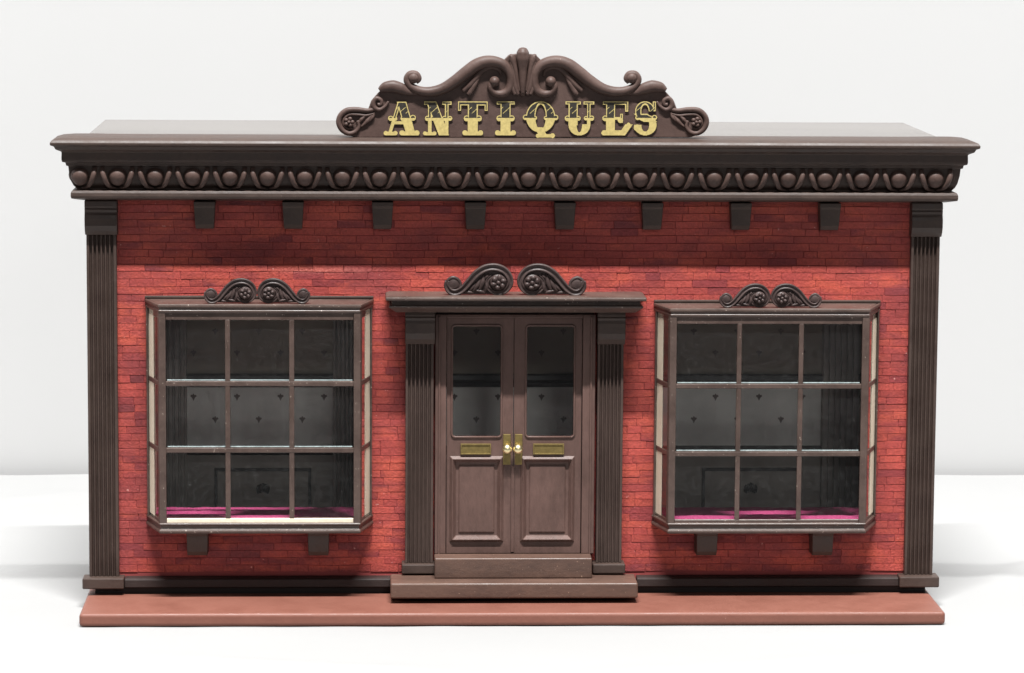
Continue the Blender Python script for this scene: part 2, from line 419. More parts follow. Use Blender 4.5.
# --- carved scroll ornament (door hood, window hoods)
BAND = [(-1, .6), (-1, -.7), (-.78, -1), (-.5, -.95), (-.28, -.55), (.28, -.55), (.5, -.95), (.78, -1), (1, -.7), (1, .6)]
def scroll_ornament(cx, z0, Y, sx, sz, parent, ctr=515.3):
    mb = MB()
    base_px = [((452.4, 282.4), 2.2), ((456.2, 281.2), 2.3), ((456.2, 285.2), 2.3), ((451.6, 286.6), 2.4), ((448.0, 283.4), 2.5), ((448.4, 278.4), 2.6), ((453, 275.6), 2.7), ((458, 277.4), 2.6),
               ((460.8, 281.5), 2.2), ((460.2, 286.4), 2.2)]
    main = [((447.6, 279), 2.4), ((447.2, 285), 2.8), ((451, 290), 3.2), ((457, 290.8), 3.4), ((463.5, 287.0), 3.5), ((470, 279.5), 3.6), ((477, 271.5), 3.7), ((485.5, 266.2), 3.8),
            ((495, 265.0), 3.8), ((503.5, 267.8), 3.6), ((509, 274.2), 3.4), ((510.3, 281.5), 3.1), ((506.5, 288.2), 2.7), ((500, 291.3), 2.4), ((492.5, 290.0), 2.2), ((487.5, 284.5), 2.0),
            ((488.2, 278.0), 1.8), ((492.5, 273.6), 1.6)]
    for s in (1, -1):
        def T(p, dy=0): return (cx+s*(p[0]-ctr)*sx, Y+dy, z0+(293.5-p[1])*sz)
        mb.tube([T(p) for p, r in main], [r*sx for p, r in main], .9, BAND, 5, taper_depth=True)
        mb.tube([T(p, -.6) for p, r in base_px], [r*.62*sx for p, r in base_px], .9)
        c2 = T((453.6, 282.6)); mb.ell(c2[0], Y+.2, c2[2], 7.0*sx, 2.4, 7.2*sz, 16, 10)
        # rosette
        c = T((498.5, 280.5))
        mb.ell(c[0], Y-1, c[2], 8.6*sx, 3.0, 8.6*sz)
        for k in range(6):
            a = k*math.pi/3+.35
            q = random.uniform(.75, 1.25); mb.ell(c[0]+5.2*sx*math.cos(a), Y-3.2, c[2]+5.2*sz*math.sin(a), 2.9*sx*q, 2.6, 2.6*sz/q, 10, 8)
        mb.ell(c[0], Y-4.2, c[2], 2.1*sx, 1.8, 2.1*sz, 10, 8)
        # leaves filling the angle under the band
        for p0, p1, r in (((484, 272), (479, 290), 2.4), ((481, 276), (472.5, 290.5), 2.2), ((486.5, 279), (485, 291), 2.0), ((477, 280), (467, 291), 1.8), ((462, 290), (474, 291.5), 1.7), ((474, 288.5), (486, 291.5), 1.6), ((489, 271.5), (483, 277), 1.6), ((503, 271), (506.5, 279), 1.4), ((495, 290), (506, 284), 1.3)):
            m_ = ((p0[0]+p1[0])/2+1.2, (p0[1]+p1[1])/2)
            mb.tube([T(p0), T(m_, -.8), T(p1)], [r*.5*sx, r*sx, r*.7*sx], .7, res=3)
        # backing
        back = [T(q)[::2] for q in ((451, 289), (463, 287.5), (471, 279), (480, 270), (490, 266), (500, 267), (508, 274), (509, 283), (504, 290), (498, 292.5), (452, 292.5))]
        mb.prism(back, 'y', Y+.2, Y+2.4)
    return mb.build('scroll_ornament', W_ORN, parent)
W_ORN = painted_wood('carved_brown_paint', (.075, .050, .046), (.026, .017, .016), (.2, .15, .13), .42, speck=.76)

# --- bay windows
YF = -41.0
def bay(B, fx, cols, rows, toprow, botrow, cream, muntin_w):
    """fx = frame edges at the front plane; cols, rows = muntin centres measured on the front plane"""
    zt = B['ztop']; x0, x1 = B['x0'], B['x1']; ins = 14.5
    xf0, xf1 = B['xf0'], B['xf1']
    path = [(x0, YW-1), (xf0, YF), (xf1, YF), (x1, YW-1)]
    zs = Z(533.8, YF, B['px'])                       # bottom of the sill
    root = MB()
    # posts and rails of the front and the canted sides
    zb = Z(524, YF+3, B['px'])+1; ztp = zt-6
    fp = [(x0+3.0, YW-1), (xf0+.9, YF+2), (xf1-.9, YF+2), (x1-3.0, YW-1)]
    mw = muntin_w
    def bar(p, q, z0, z1, t=3.2):            # rail on a plan segment
        root.sweep([p, q], [(0, z0), (0, z1), (-t, z1), (-t, z0)])
    def lerp(p, q, t): return (p[0]+(q[0]-p[0])*t, p[1]+(q[1]-p[1])*t)
    ztr0 = Z(toprow, YF+3, B['px'])
    zbr = Z(botrow, YF+3, B['px'])
    # corner posts
    for (x, y) in fp[1:3]:
        s = 1 if x < (x0+x1)/2 else -1
        root.prism([(x-s*.3, y-.8), (x+s*6.2, y-.8), (x+s*6.2, y+3.2), (x+s*1.5, y+6.5), (x-s*2.2, y+4.5)], 'z', zb, ztp)
    for (x, y), s in ((fp[0], 1), (fp[3], -1)):
        root.box(min(x-s*1.2, x+s*.8), max(x-s*1.2, x+s*.8), y-6, y, zb, ztp)
    i0 = fp[1][0]+6.3; i1 = fp[2][0]-6.3
    root.box(i0, i1, YF+2.6, YF+6.2, ztr0, ztp)                       # head rail
    if not cream: root.box(i0, i1, YF+2.6, YF+6.2, zb, zbr)
    sa, sb = lerp(fp[0], fp[1], .03), lerp(fp[0], fp[1], .93)
    sc, sd = lerp(fp[2], fp[3], .07), lerp(fp[2], fp[3], .97)
    bar(sa, sb, ztr0+1, ztp); bar(sc, sd, ztr0+1, ztp); bar(sa, sb, zb, zb+4); bar(sc, sd, zb, zb+4)
    frame = root.build('bay_window', W_FRAME, shop, .5, 1, label=B['label'])
    zr_ = [Z(r, YF+3, B['px']) for r in rows]; xc = [X(c, YF+3, 420) for c in cols]
    for r in zr_:
        m = MB().box(i0-.4, i1+.4, YF+2.2, YF+5.4, r-mw/2, r+mw/2)
        m.build('glazing_bar', W_FRAME, frame, .7)
        for p, q in ((sa, sb), (sc, sd)): MB().sweep([p, q], [(.6, r-mw/2), (.6, r+mw/2), (-2.4, r+mw/2), (-2.4, r-mw/2)]).build('side_glazing_bar', W_FRAME, frame, .6)
    for c in xc: MB().box(c-mw/2, c+mw/2, YF+2.5, YF+5.6, zbr-.5, ztr0+.5).build('glazing_bar', W_FRAME, frame, .7)
    # panes of glass, one per opening; lower edges show as light lines on the bars
    ex = [i0]+xc+[i1]; ez = [zbr]+zr_[::-1]+[ztr0]
    for i in range(3):
        for j in range(3):
            a, b, c, d = ex[i]+.3, ex[i+1]-.3, ez[j]+.3, ez[j+1]-.3
            g = MB(); tl = random.uniform(-.25, .25)
            k = len(g.v); g.v += [(a, YF+6.4, c), (b, YF+6.4+tl, c), (b, YF+6.4+tl, d), (a, YF+6.4, d)]; g.face([k, k+1, k+2, k+3])
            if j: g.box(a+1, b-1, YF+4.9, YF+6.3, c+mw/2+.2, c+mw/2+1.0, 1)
            g.build('pane', [GLASS, GEDGE], frame)
    for p, q in ((sa, sb), (sc, sd)):
        g = MB(); k = len(g.v); g.v += [(p[0], p[1]+2, zb), (q[0], q[1]+2, zb), (q[0], q[1]+2, ztp), (p[0], p[1]+2, ztp)]; g.face([k, k+1, k+2, k+3]); g.build('side_pane', GLASS, frame)
    # cream bare-wood strips on the edge of the wall opening
    for p, q in ((fp[0], fp[1]), (fp[3], fp[2])):
        a, b = lerp(p, q, .05), lerp(p, q, .50)
        sg_ = 1 if q[0] > p[0] else -1
        MB().prism([a, b, (b[0]+sg_*.6, b[1]+3), (b[0]+sg_*.6, YW+6), (a[0], YW+6)], 'z', zb+1, ztp-3).build('inner_edge_strip', W_CREAM, frame, .3, 1)
    if cream: MB().box(i0+.2, i1-.2, YF+2.4, YF+6, zb, zbr-.2).build('bottom_rail', W_CREAM, frame, .4, label='bare cream wood strip along the bottom of the window')
    # hood
    hood = [(-40, zt), (-1.5, zt), (0, zt-.7), (.2, zt-3.2), (-1.4, zt-4), (-1.5, zt-5.6), (-.4, zt-6.4), (-.7, zt-8.4), (-2.6, zt-9), (-2.9, zt-11.2), (-10, zt-11.4), (-10, zt-5), (-40, zt-5)]
    mb = MB(); mb.sweep(path, hood[1:-2]+[(-10, zt-5)])
    # flat top closing the hood
    mb.prism([(x0+3, YW+1), (xf0+2, YF+2), (xf1-2, YF+2), (x1-3, YW+1)], 'z', zt-4.5, zt-.35)
    hd = mb.build('hood', W_FRAME, frame, .5)
    MB().box(x0+.5, x1-.5, YW-3.5, YW+.8, zt+.2, zt+2.6).build('hood_back_strip', W_DARK, hd, .5)
    # sill
    h = zb-zs
    sill = [(-9, zb+.6), (-1.6, zb+.6), (-.2, zb-.4), (-.4, zb-1.8), (-2.2, zb-2.8), (-2.2, zs+4.6), (-.6, zs+3.8), (0, zs+2), (-.8, zs), (-9, zs)]
    mb = MB(); mb.sweep(path, sill)
    mb.prism([(x0+6, YW+1), (xf0+6, YF+6), (xf1-6, YF+6), (x1-6, YW+1)], 'z', zs+.3, zb+.3)
    mb.build('sill', W_FRAME, frame, .5)
    # pink felt on the bay floor, with a lumpy edge
    f = MB(); n = 60; m_ = 10
    za = zb+1.2
    b0 = len(f.v)
    for j in range(m_+1):
        for i in range(n+1):
            t = i/n; y = YF+9+(YW+22-(YF+9))*j/m_
            xl = x0+6+(max(0, -y+8)/49)*(xf0-x0); xr = x1-6-(max(0, -y+8)/49)*(x1-xf1)
            xx = xl+(xr-xl)*t
            e = .5*noise.noise((xx*.06, y*.12, B['px'])) + .5*noise.noise((xx*.35, y*.3, 5))
            zz = za+2.2+e if 0 < j else za-1
            yy = y+(noise.noise((xx*.08, 3.3, B['px']))*1.0 if j < 2 else 0)
            f.v.append((xx, yy, zz))
    for j in range(m_):
        for i in range(n): a = b0+j*(n+1)+i; f.face([a, a+1, a+n+2, a+n+1], 0, True)
    f.build('felt_lining', FELT, frame)
    # brackets under the sill
    for p in B['brk']:
        cx = X(p, -12, 545)
        corbel_mb(cx, 21.5, zs-.2, Z(555, -5, p), -20, .06).build('bracket', W_DARK, frame, .8)
    scroll_ornament(X(B['orn'][0], YF+6, 295), zt+.1, YF+9, B['orn'][1], B['orn'][2], hd, 513.6)
    return frame
LB.update(label='left bay window with a bare cream strip along its bottom', brk=(197.5, 318.5), orn=(257, .76, .77))
RB.update(label='right bay window with a brown rail along its bottom', brk=(706.5, 822), orn=(771, .74, .74))
bay(LB, None, (227.8, 291.8), (383.8, 450.3), 320, 518.3, True, 5.0)
bay(RB, None, (738.3, 800.0), (386.3, 454.0), 324, 519.5, False, 4.8)

# --- doorway
YP = -5.0                                  # face of door pilasters
def door_pilaster(p0, p1):
    x0, x1 = X(p0, YP, 450), X(p1, YP, 450)
    zc_ = Z(344, YP); zb_ = Z(563, YP)
    p = fluted(x0, x1, YP, YW+1, zb_+.2, zc_, 6, 3.0, 1.8).build('door_pilaster', W_FRAMED, shop, .3, 1)
    zt = Z(311, YP)
    MB().prism([(YW+1, zt), (YP-6, zt), (YP-6.4, zt-4), (YP-5, zt-5), (YP-6.4, zt-6.4), (YP-5.6, zt-9), (YP-6.8, zt-12), (YP-7, zt-22), (YP-5, zt-28), (YP-.5, zc_-.3), (YW+1, zc_-.3)], 'x', x0-.6, x1+1.2).build('capital', W_DARK, p, .6)
    MB().box(x0-3.5, x1+3.5, YP-7, YW+1, Z(574, YP-7), zb_).build('pilaster_base', W_DARK, p, 1.2)
W_FRAMED = painted_wood('pilaster_brown_paint', (.072, .048, .040), (.036, .024, .020), (.2, .15, .13), .5, (1, 1, .3), speck=.75)
door_pilaster(405.5, 433.3); door_pilaster(597.0, 622.6)

# hood over the doorway
YH = -38.0
xa, xb = X(385.5, YH, 297), X(647, YH, 297)
zt = Z(298.2, YH)
E_ = xb-xa
path = [(xa+12, YW), (xa+12, YH+12), (xb-12, YH+12), (xb-12, YW)]
prof = [(-20, zt+1.4), (8, zt+1.4), (11.6, zt+.4), (12, zt-1.6), (11.2, zt-3.0), (4.2, zt-3.4), (3.6, zt-7.6), (8.4, zt-8.2), (8.8, zt-9.8), (6.2, zt-12), (2.6, zt-14.6), (1.2, zt-15.6), (-20, zt-15.6)]
hm = MB().sweep(path, prof)
hm.box(xa+6, xb-6, YH+8, YW+.5, zt-10, zt+1.1)
dh = hm.build('door_hood', W_FRAME, shop, .6, label='flat moulded hood above the double doors')
# entablature behind the hood, resting on the pilasters
MB().box(X(436.8, YP+6, 313), X(593.6, YP+6, 313), YP+6, YW+1, Z(318, YP+6), Z(309, YP+6)).build('door_head', W_FRAMED, shop, .6)
scroll_ornament(X(515.3, YH+14, 285), zt+1.3, YH+16, 1.0, .98, dh)

# door frame and two doors
YD = 2.0
fx0, fx1 = X(435, YD-3, 450), X(594.5, YD-3, 450)
zd0 = Z(553, YD); zd1 = Z(317, YD)
fr = MB()
xl, xr = X(446.2, YD, 450), X(581.5, YD, 450)
fr.box(fx0, xl-.3, YD-4, YW+2, zd0, zd1+3); fr.box(xr+.3, fx1, YD-4, YW+2, zd0, zd1+3)
fr.box(xl-.3, xr+.3, YD-4, YW+2, zd1-.5, zd1+3)
fr.box(fx0+3.2, fx0+5.2, YD-5.6, YD-4.1, zd0, zd1+1); fr.box(fx1-5.2, fx1-3.2, YD-5.6, YD-4.1, zd0, zd1+1)
fr.build('door_frame', W_DOOR, shop, .6)
def rounded(x0, x1, z0, z1, r, n=4):
    pts = []
    for cx, cz, a0 in ((x1-r, z0+r, -90), (x1-r, z1-r, 0), (x0+r, z1-r, 90), (x0+r, z0+r, 180)):
        for k in range(n+1): a = math.radians(a0+90*k/n); pts.append((cx+r*math.cos(a), cz+r*math.sin(a)))
    return pts
def door(dx0, dx1, gx0, gx1, px0, px1, hx, lx0, lx1, kx, label):
    d = MB(); yf, yb = YD, YD+6
    x0, x1 = dx0+.4, dx1-.4
    g0, g1 = X(gx0, yf, 380), X(gx1, yf, 380); gz0, gz1 = Z(436.5, yf), Z(326, yf)
    # slab with a round-cornered glass opening
    inner = rounded(g0, g1, gz0, gz1, 3); n = len(inner); k = len(d.v)
    outer = []
    cx, cz = (g0+g1)/2, (gz0+gz1)/2
    zlo = zd0
    corners = [(x1, gz0-6), (x1, zd1), (x0, zd1), (x0, gz0-6)]
    for q in range(4):
        for j in range(n//4):
            outer.append(corners[q])
    for yy in (yf, yb):
        d.v += [(a, yy, b) for a, b in inner]
    for i in range(n): j = (i+1) % n; d.face([k+i, k+j, k+n+j, k+n+i])
    c = len(d.v); d.v += [(a, yf, b) for a, b in corners]
    m4 = n//4
    for q in range(4):
        for j in range(m4-1): d.face([k+q*m4+j, k+q*m4+j+1, c+q])
        d.face([k+q*m4+m4-1, k+((q+1)*m4) % n, c+(q+1) % 4, c+q])
    # lower body with the panel recess
    p0, p1 = X(px0, yf, 500), X(px1, yf, 500); pz0, pz1 = Z(541, yf), Z(457, yf)
    d.box(x0, x1, yf+2.2, yb, zlo, gz0-6)
    d.box(x0, x1, yf, yf+2.1, pz1, gz0-6); d.box(x0, x1, yf, yf+2.1, zlo, pz0)
    d.box(x0, p0, yf, yf+2.1, pz0, pz1); d.box(p1, x1, yf, yf+2.1, pz0, pz1)
    d.box(x0, x0+.5, yf+.1, yb, gz0-6, zd1); d.box(x1-.5, x1, yf+.1, yb, gz0-6, zd1)
    o = d.build('door', W_DOOR, shop, 0, label=label)
    # moulded panel
    pm = MB(); fw = 5.2
    def ring(a0, a1, b0, b1, yA, wI, yB2):
        k = len(pm.v)
        for ins, yy in ((0, yA), (wI*.45, yB2), (wI, yf+1.4)):
            pm.v += [(a0+ins, yy, b0+ins), (a1-ins, yy, b0+ins), (a1-ins, yy, b1-ins), (a0+ins, yy, b1-ins)]
        for l in range(2):
            for i in range(4): j = (i+1) % 4; pm.face([k+l*4+i, k+l*4+j, k+l*4+4+j, k+l*4+4+i])
        pm.face([k+8, k+9, k+10, k+11])
    ring(p0-1, p1+1, pz0-1, pz1+1, yf-.2, 6.5, yf-3.2)
    pm.frustum(p0+fw+2.5, p1-fw-2.5, pz0+fw+2.5, pz1-fw-2.5, yf+1.5, yf+.2, 1.6)
    pm.build('door_panel', W_DOOR, o, .4, 1)
    # glass with a thin bead round it
    gm = MB(); k = len(gm.v); gm.v += [(g0-1, yf+3.5, gz0-1), (g1+1, yf+3.5, gz0-1), (g1+1, yf+3.5, gz1+1), (g0-1, yf+3.5, gz1+1)]; gm.face([k, k+1, k+2, k+3])
    gm.build('glass', GLASS, o)
    bd = MB(); pts = rounded(g0-.6, g1+.6, gz0-.6, gz1+.6, 3.4, 6)
    pts3 = [(a, yf-.2, b) for a, b in pts]+[(pts[0][0], yf-.2, pts[0][1])]
    bd.tube(pts3, [1.1]*len(pts3), 1, res=1); bd.build('glass_bead', W_DOOR, o)
    # letter plate
    a, b = X(lx0, yf, 449), X(lx1, yf, 449); z1, z0 = Z(443.5, yf), Z(454.3, yf)
    lp = MB(); lp.box(a, b, yf-1.6, yf-.1, z0, z1); lp.box(a, b, yf-2.4, yf-1.7, z0, z0+1.5, 1); lp.box(a, b, yf-2.4, yf-1.7, z1-1.5, z1, 1)
    lp.box(a, a+1.5, yf-2.4, yf-1.7, z0+1.6, z1-1.6, 1); lp.box(b-1.5, b, yf-2.4, yf-1.7, z0+1.6, z1-1.6, 1)
    lp.build('letter_plate', [BRASS_D, BRASS_D], o, .3)
    # handle plate and knob
    a, b = X(hx-3.8, yf, 449), X(hx+3.8, yf, 449)
    pl = MB().box(a, b, yf-1.8, yf-.1, Z(464.5, yf), Z(434, yf)).build('handle_plate', BRASS_D, o, .5)
    kb = MB(); kxm = X(kx, yf-7, 449); kz = Z(449.2, yf-7)
    kb.tube([(kxm, yf-.8, kz-.001), (kxm, yf-5, kz)], [1.6, 1.6], 1) if False else kb.ell(kxm, yf-4, kz, 2, 4, 2)
    kb.ell(kxm, yf-7.5, kz, 5.0, 4.2, 4.9, 24, 16)
    kb.build('knob', BRASS, o)
    return o
xm = X(513.3, YD, 450)
door(xl, xm, 452.5, 501, 450.5, 502.5, 506.8, 460.5, 491, 507.2, 'left leaf of the double door')
door(xm, xr, 526.5, 574, 521, 573.5, 518.6, 533, 564, 518.0, 'right leaf of the double door')
MB().box(X(511.6, YD-2, 400), X(515, YD-2, 400), YD-1.6, YD-.1, zd0+1, Z(466, YD)).build('meeting_bead', W_DOOR, shop, .4)

# --- steps
y2 = -52.0; y1 = -28.0
xs0, xs1 = X(390.5, y2, 590), X(638, y2, 590)
zt2 = Z(583.4, y2); zlow = Z(598.6, y2)
MB().box(xs0, xs1, y2, YD-4.5, max(zlow, 14.6), zt2).build('step', W_STEP, shop, 1.8, 3, label='wide lower step chipped along its front')
xs0, xs1 = X(434.6, y1, 567), X(592, y1, 567)
MB().box(xs0, xs1, y1, YD-4.5, zt2+.1, Z(558.3, y1)).build('step', W_STEP, shop, 1.4, 3, label='narrow upper step at the foot of the doors')

# ------------------------------------------------------------------ the sign
YS = -12.0
sg = MB()
cxp = 522.6
half = [(690, 137.6), (700, 134), (684, 120), (678, 112), (674, 101), (668, 94), (662, 88), (650, 84), (638, 88), (625, 91), (606, 89), (595, 82), (582, 71), (568, 64), (553, 60.5), (543, 62), (536, 55), (523, 53)]
poly = [P(x, y, YS)[::2] for x, y in half] + [P(2*cxp-x, y, YS)[::2] for x, y in half[::-1][1:]]
sg.prism(poly, 'y', YS, YS+9)
sign = sg.build('sign', W_SIGN, shop, .8, label='carved signboard with yellow letters standing on the cornice')
def carve(lst, depth=1.0, name='carved_scroll', mir=True, sec=None, dy=0, mb=None):
    own = mb is None
    if own: mb = MB()
    for s in ((1, -1) if mir else (1,)):
        pts = [P(x if s == 1 else 2*cxp-x, y, YS-1.5+dy) for x, y, r in lst]
        mb.tube(pts, [r for x, y, r in lst], depth, sec, 6)
    if own: return mb.build(name, W_SIGN, sign)
    return mb
def carve_each(lst, name, **kw):
    for s in (1, -1):
        mb = MB(); pts = [P(x if s == 1 else 2*cxp-x, y, YS-1.5+kw.get('dy', 0)) for x, y, r in lst[0]]
        for l in lst:
            pts = [P(x if s == 1 else 2*cxp-x, y, YS-1.5+kw.get('dy', 0)) for x, y, r in l]
            mb.tube(pts, [r*1.1 for x, y, r in l], kw.get('depth', 1.0), kw.get('sec'), 6)
        for e in kw.get('ells', ()):
            p = P(e[0] if s == 1 else 2*cxp-e[0], e[1], YS-2); mb.ell(p[0], p[1]+e[4], p[2], e[2], e[3], e[2])
        mb.build(name, W_SIGN, sign)
big = [(493.5, 82, 3.4), (490.8, 87, 3.3), (494, 92, 3.2), (500.5, 94, 3.4), (507.5, 91.2, 3.8), (510.8, 84, 4.0), (510.3, 74.5, 4.3), (505, 66.2, 4.6), (496, 62, 5.0), (486, 61.6, 5.4), (476, 65.2, 5.7), (465.5, 73, 5.7),
       (454.5, 81.6, 5.4), (443, 88.6, 5.0), (431, 91.6, 4.5), (419.5, 90.6, 4.0), (410.5, 86, 3.5), (407, 79.5, 3.2), (410, 74.4, 3.2), (415.8, 74.4, 3.2), (418.4, 78.6, 3.0), (415.6, 82, 2.6)]
inner = [(501.5, 76, 1.2), (499, 69.5, 2.0), (491.5, 66.8, 2.2), (483, 70, 2.6), (476, 77.5, 2.8), (470, 84.5, 2.9), (462.5, 91, 2.0)]
inner2 = [(480, 75, 1.0), (475, 84, 2.4), (470, 92.5, 2.5), (467.5, 94.5, 1.6)]
leaf = [(379.5, 90.5, 2.4), (385, 87.4, 4.8), (393, 86.4, 5.6), (401, 88.6, 5.2), (409, 92, 3.2), (417, 93.2, 1.5)]
curl = [(377.5, 104.5, 1.6), (380.8, 104.2, 1.7), (381, 100.4, 1.9), (376.6, 98.4, 2.0), (373.4, 102.4, 2.2), (374.6, 107.6, 2.2), (379.6, 109.6, 1.9), (385, 106.4, 1.5), (388.5, 101.5, 1)]
carve_each([big], 'carved_scroll', depth=1.05, ells=((494.5, 81.5, 5.2, 6, 0), (413.4, 78, 5.6, 5.5, 0)))
carve_each([inner, inner2], 'acanthus_leaf', depth=.8)
carve_each([leaf], 'acanthus_leaf', depth=.8)
carve_each([curl], 'carved_scroll', depth=.9)
# rosette ends
endband = [(376.5, 108.5, 1.8), (368, 110.6, 2.2), (357, 109.6, 2.6), (347, 110.4, 2.8), (340.6, 115.6, 2.8), (338.8, 122.6, 2.8), (342, 129.6, 2.7), (348.6, 133.4, 2.4), (355.4, 131.6, 2.1), (358.8, 126.4, 1.8), (357.6, 120.6, 1.6)]
eb2 = [(374, 113.5, 1.0), (366, 115.5, 1.4), (357.5, 114.6, 1.5), (349, 114.8, 1.6), (344.4, 119, 1.6), (343.6, 124.4, 1.5), (347.4, 128.6, 1.4), (352, 128, 1.2)]
lv = [[(372, 114.5, .8), (367.5, 121, 2.2), (361, 127, 1.0)], [(366.5, 115, .8), (361.5, 119.5, 2.0), (357.5, 125, 1.0)], [(374.5, 112, .8), (372.5, 117.5, 1.8), (366, 124, .9)]]
for s in (1, -1):
    mb = MB()
    for l in [endband, eb2]+lv:
        mb.tube([P(x if s == 1 else 2*cxp-x, y, YS-1) for x, y, r in l], [r for x, y, r in l], .95, None, 6)
    c = P(349 if s == 1 else 2*cxp-349, 122, YS-1)
    for k in range(5):
        a = k*2*math.pi/5; mb.ell(c[0]+3.3*math.cos(a), YS-2.6, c[2]+3.3*math.sin(a), 2.3, 1.8, 2.1, 10, 8)
    mb.ell(c[0], YS-3.6, c[2], 1.7, 1.6, 1.7, 10, 8)
    bk = [P(x if s == 1 else 2*cxp-x, y, YS)[::2] for x, y in ((340, 120), (345, 113), (357, 111), (370, 112), (379, 109), (384, 104), (388, 112), (384, 136.6), (362, 136.8), (352, 134), (343, 130))]
    mb.prism(bk, 'y', YS+.6, YS+8.4)
    mb.build('rosette_scroll', W_SIGN, sign)
# central palmette
pm = MB()
for l, dp in (([(522.8, 94, 2.0), (522.8, 84, 3.4), (522.8, 70, 4.2), (522.8, 59, 6.4), (522.8, 52.6, 6.2), (522.8, 48.6, 4.0), (522.8, 47.4, 1.5)], 1.15),):
    pm.tube([P(x, y, YS-4) for x, y, r in l], [r for x, y, r in l], dp)
for s in (1, -1):
    for l in ([(522+s*3.0, 92, 1.6), (522+s*5.6, 82, 2.3), (522+s*7.4, 70, 2.8), (522+s*10, 60, 3.2), (522+s*11.6, 56.6, 2.8), (522+s*13.2, 57, 1.8)],
              [(522+s*4.5, 95, 2.0), (522+s*7, 88, 2.8), (522+s*8.6, 79, 2.6), (522+s*10.4, 68, 2.2), (522+s*12, 62, 1.4)],
              [(522+s*7.5, 94.6, 2.2), (522+s*9.6, 89, 2.4), (522+s*11, 80, 1.6)]):
        pm.tube([P(x+.8, y, YS-3) for x, y, r in l], [r for x, y, r in l], 1.0)
pm.ell(*P(522.8, 93.5, YS-3.5), 2.4, 2.6, 3)
pm.build('palmette', W_SIGN, sign)

# --- letters: thin painted lettering, outlined above and solid below
def sBox(x0, y0, x1, y1): return lambda x, y: min(x-x0, x1-x, y-y0, y1-y)
def sSeg(x0, y0, x1, y1, h):
    dx, dy = x1-x0, y1-y0; L = dx*dx+dy*dy; l = math.sqrt(L); nx, ny = -dy/l, dx/l
    lo, hi = min(y0, y1), max(y0, y1)
    return lambda x, y: min(h-abs((x-x0)*nx+(y-y0)*ny), y-lo, hi-y)
def sDisc(cx, cy, r): return lambda x, y: r-math.hypot(x-cx, y-cy)
def sRing(cx, cy, ox, oy, ix, iy, cond=None):
    def f(x, y):
        if cond and not cond(x, y): return -1
        u = math.hypot((x-cx)/ox, (y-cy)/oy); v = math.hypot((x-cx)/ix, (y-cy)/iy)
        return min((1-u)*min(ox, oy), (v-1)*min(ix, iy) if v < 3 else 9)
    return f
def blob(*pts): return [sDisc(a, b, r) for a, b, r in pts]
LET = {
 'A': (34, [sSeg(5, 0, 15, 33.5, 1.6), sSeg(26.5, 0, 17, 33.5, 4.4), sBox(9, 11, 20, 14.2), sBox(1, 0, 11, 3.6), sBox(17.5, 0, 33.5, 4)] + blob((1.8, 2.2, 2.2), (11, 2.2, 2.2), (17.5, 2.6, 2.6), (32, 2.6, 2.6), (6.5, 17, 2.6), (11, 16.6, 2), (28, 17.6, 3), (19, 17, 3))),
 'N': (28, [sBox(4.6, 1, 8.2, 33), sBox(21.4, 1, 25, 33), sSeg(7.5, 34, 20.5, 0, 4.8), sBox(.5, 30.6, 11, 34), sBox(18.5, 30.6, 28, 34), sBox(.8, 0, 11.6, 3.4), sBox(17, 0, 25, 8)] + blob((1.5, 2, 2), (11, 2, 2), (4, 17, 2.6), (9, 17, 2.2), (21, 17, 2.6), (26.3, 17, 2.4))),
 'T': (30, [sBox(0, 30, 30, 34), sBox(0, 24.5, 3, 34), sBox(27, 24.5, 30, 34), sBox(10, 0, 20, 34), sBox(6.5, 0, 23.5, 4)] + blob((7, 2.6, 2.6), (23, 2.6, 2.6), (8.8, 17, 3), (21.2, 17, 3))),
 'I': (19, [sBox(4.6, 0, 14.4, 34), sBox(.5, 30.8, 18.5, 34), sBox(1, 0, 18, 4)] + blob((1.6, 2.6, 2.6), (17.4, 2.6, 2.6), (3.4, 17, 3), (15.6, 17, 3))),
 'Q': (36, [sRing(17.5, 18.5, 14.5, 15.6, 5.2, 12.4), sBox(15, -2.2, 29, 1.2), sSeg(20.5, -1, 15.5, 8, 3.6)] + blob((14.8, -.4, 2.0), (29.6, -.2, 2.4), (2.6, 18, 2.8), (12, 17.4, 2), (23, 17.4, 2.2), (32.4, 18, 2.8))),
 'U': (29, [sBox(3.4, 10, 12.4, 34), sBox(21.6, 10, 24.8, 34), sRing(14.1, 10.5, 10.7, 10.6, 2.6, 7.4, lambda x, y: y < 11), sBox(.3, 30.8, 15.4, 34), sBox(18, 30.8, 28.4, 34)] + blob((2.4, 17, 2.8), (13, 17, 2.4), (20.6, 17.2, 2.2), (26, 17.2, 2.6))),
 'E': (27.5, [sBox(4, 0, 12.6, 34), sBox(.5, 30.6, 25.6, 34), sBox(22.6, 23.6, 25.6, 34), sBox(12, 15.6, 19.6, 18.4), sBox(17.6, 12.6, 20.4, 21.6), sBox(.5, 0, 22, 5), sSeg(19, 0, 26.5, 11, 3.0)] + blob((1.6, 2.4, 2.2), (3, 17, 2.8), (26, 11, 1.8), (18, 15, 2.6))),
 'S': (23, [sRing(11, 24, 9.6, 10, 3.6, 6.4, lambda x, y: y > 24 or x < 11), sRing(11.5, 10.4, 11, 10.4, 3.8, 6.6, lambda x, y: y < 10.4 or x > 11.5), sSeg(6.8, 21.5, 16.5, 13.5, 4.3), sBox(18.6, 24.4, 21.6, 34)] + blob((3.4, 7.6, 3.2), (4, 17.6, 2.4), (20.4, 17.8, 2.6))),
}
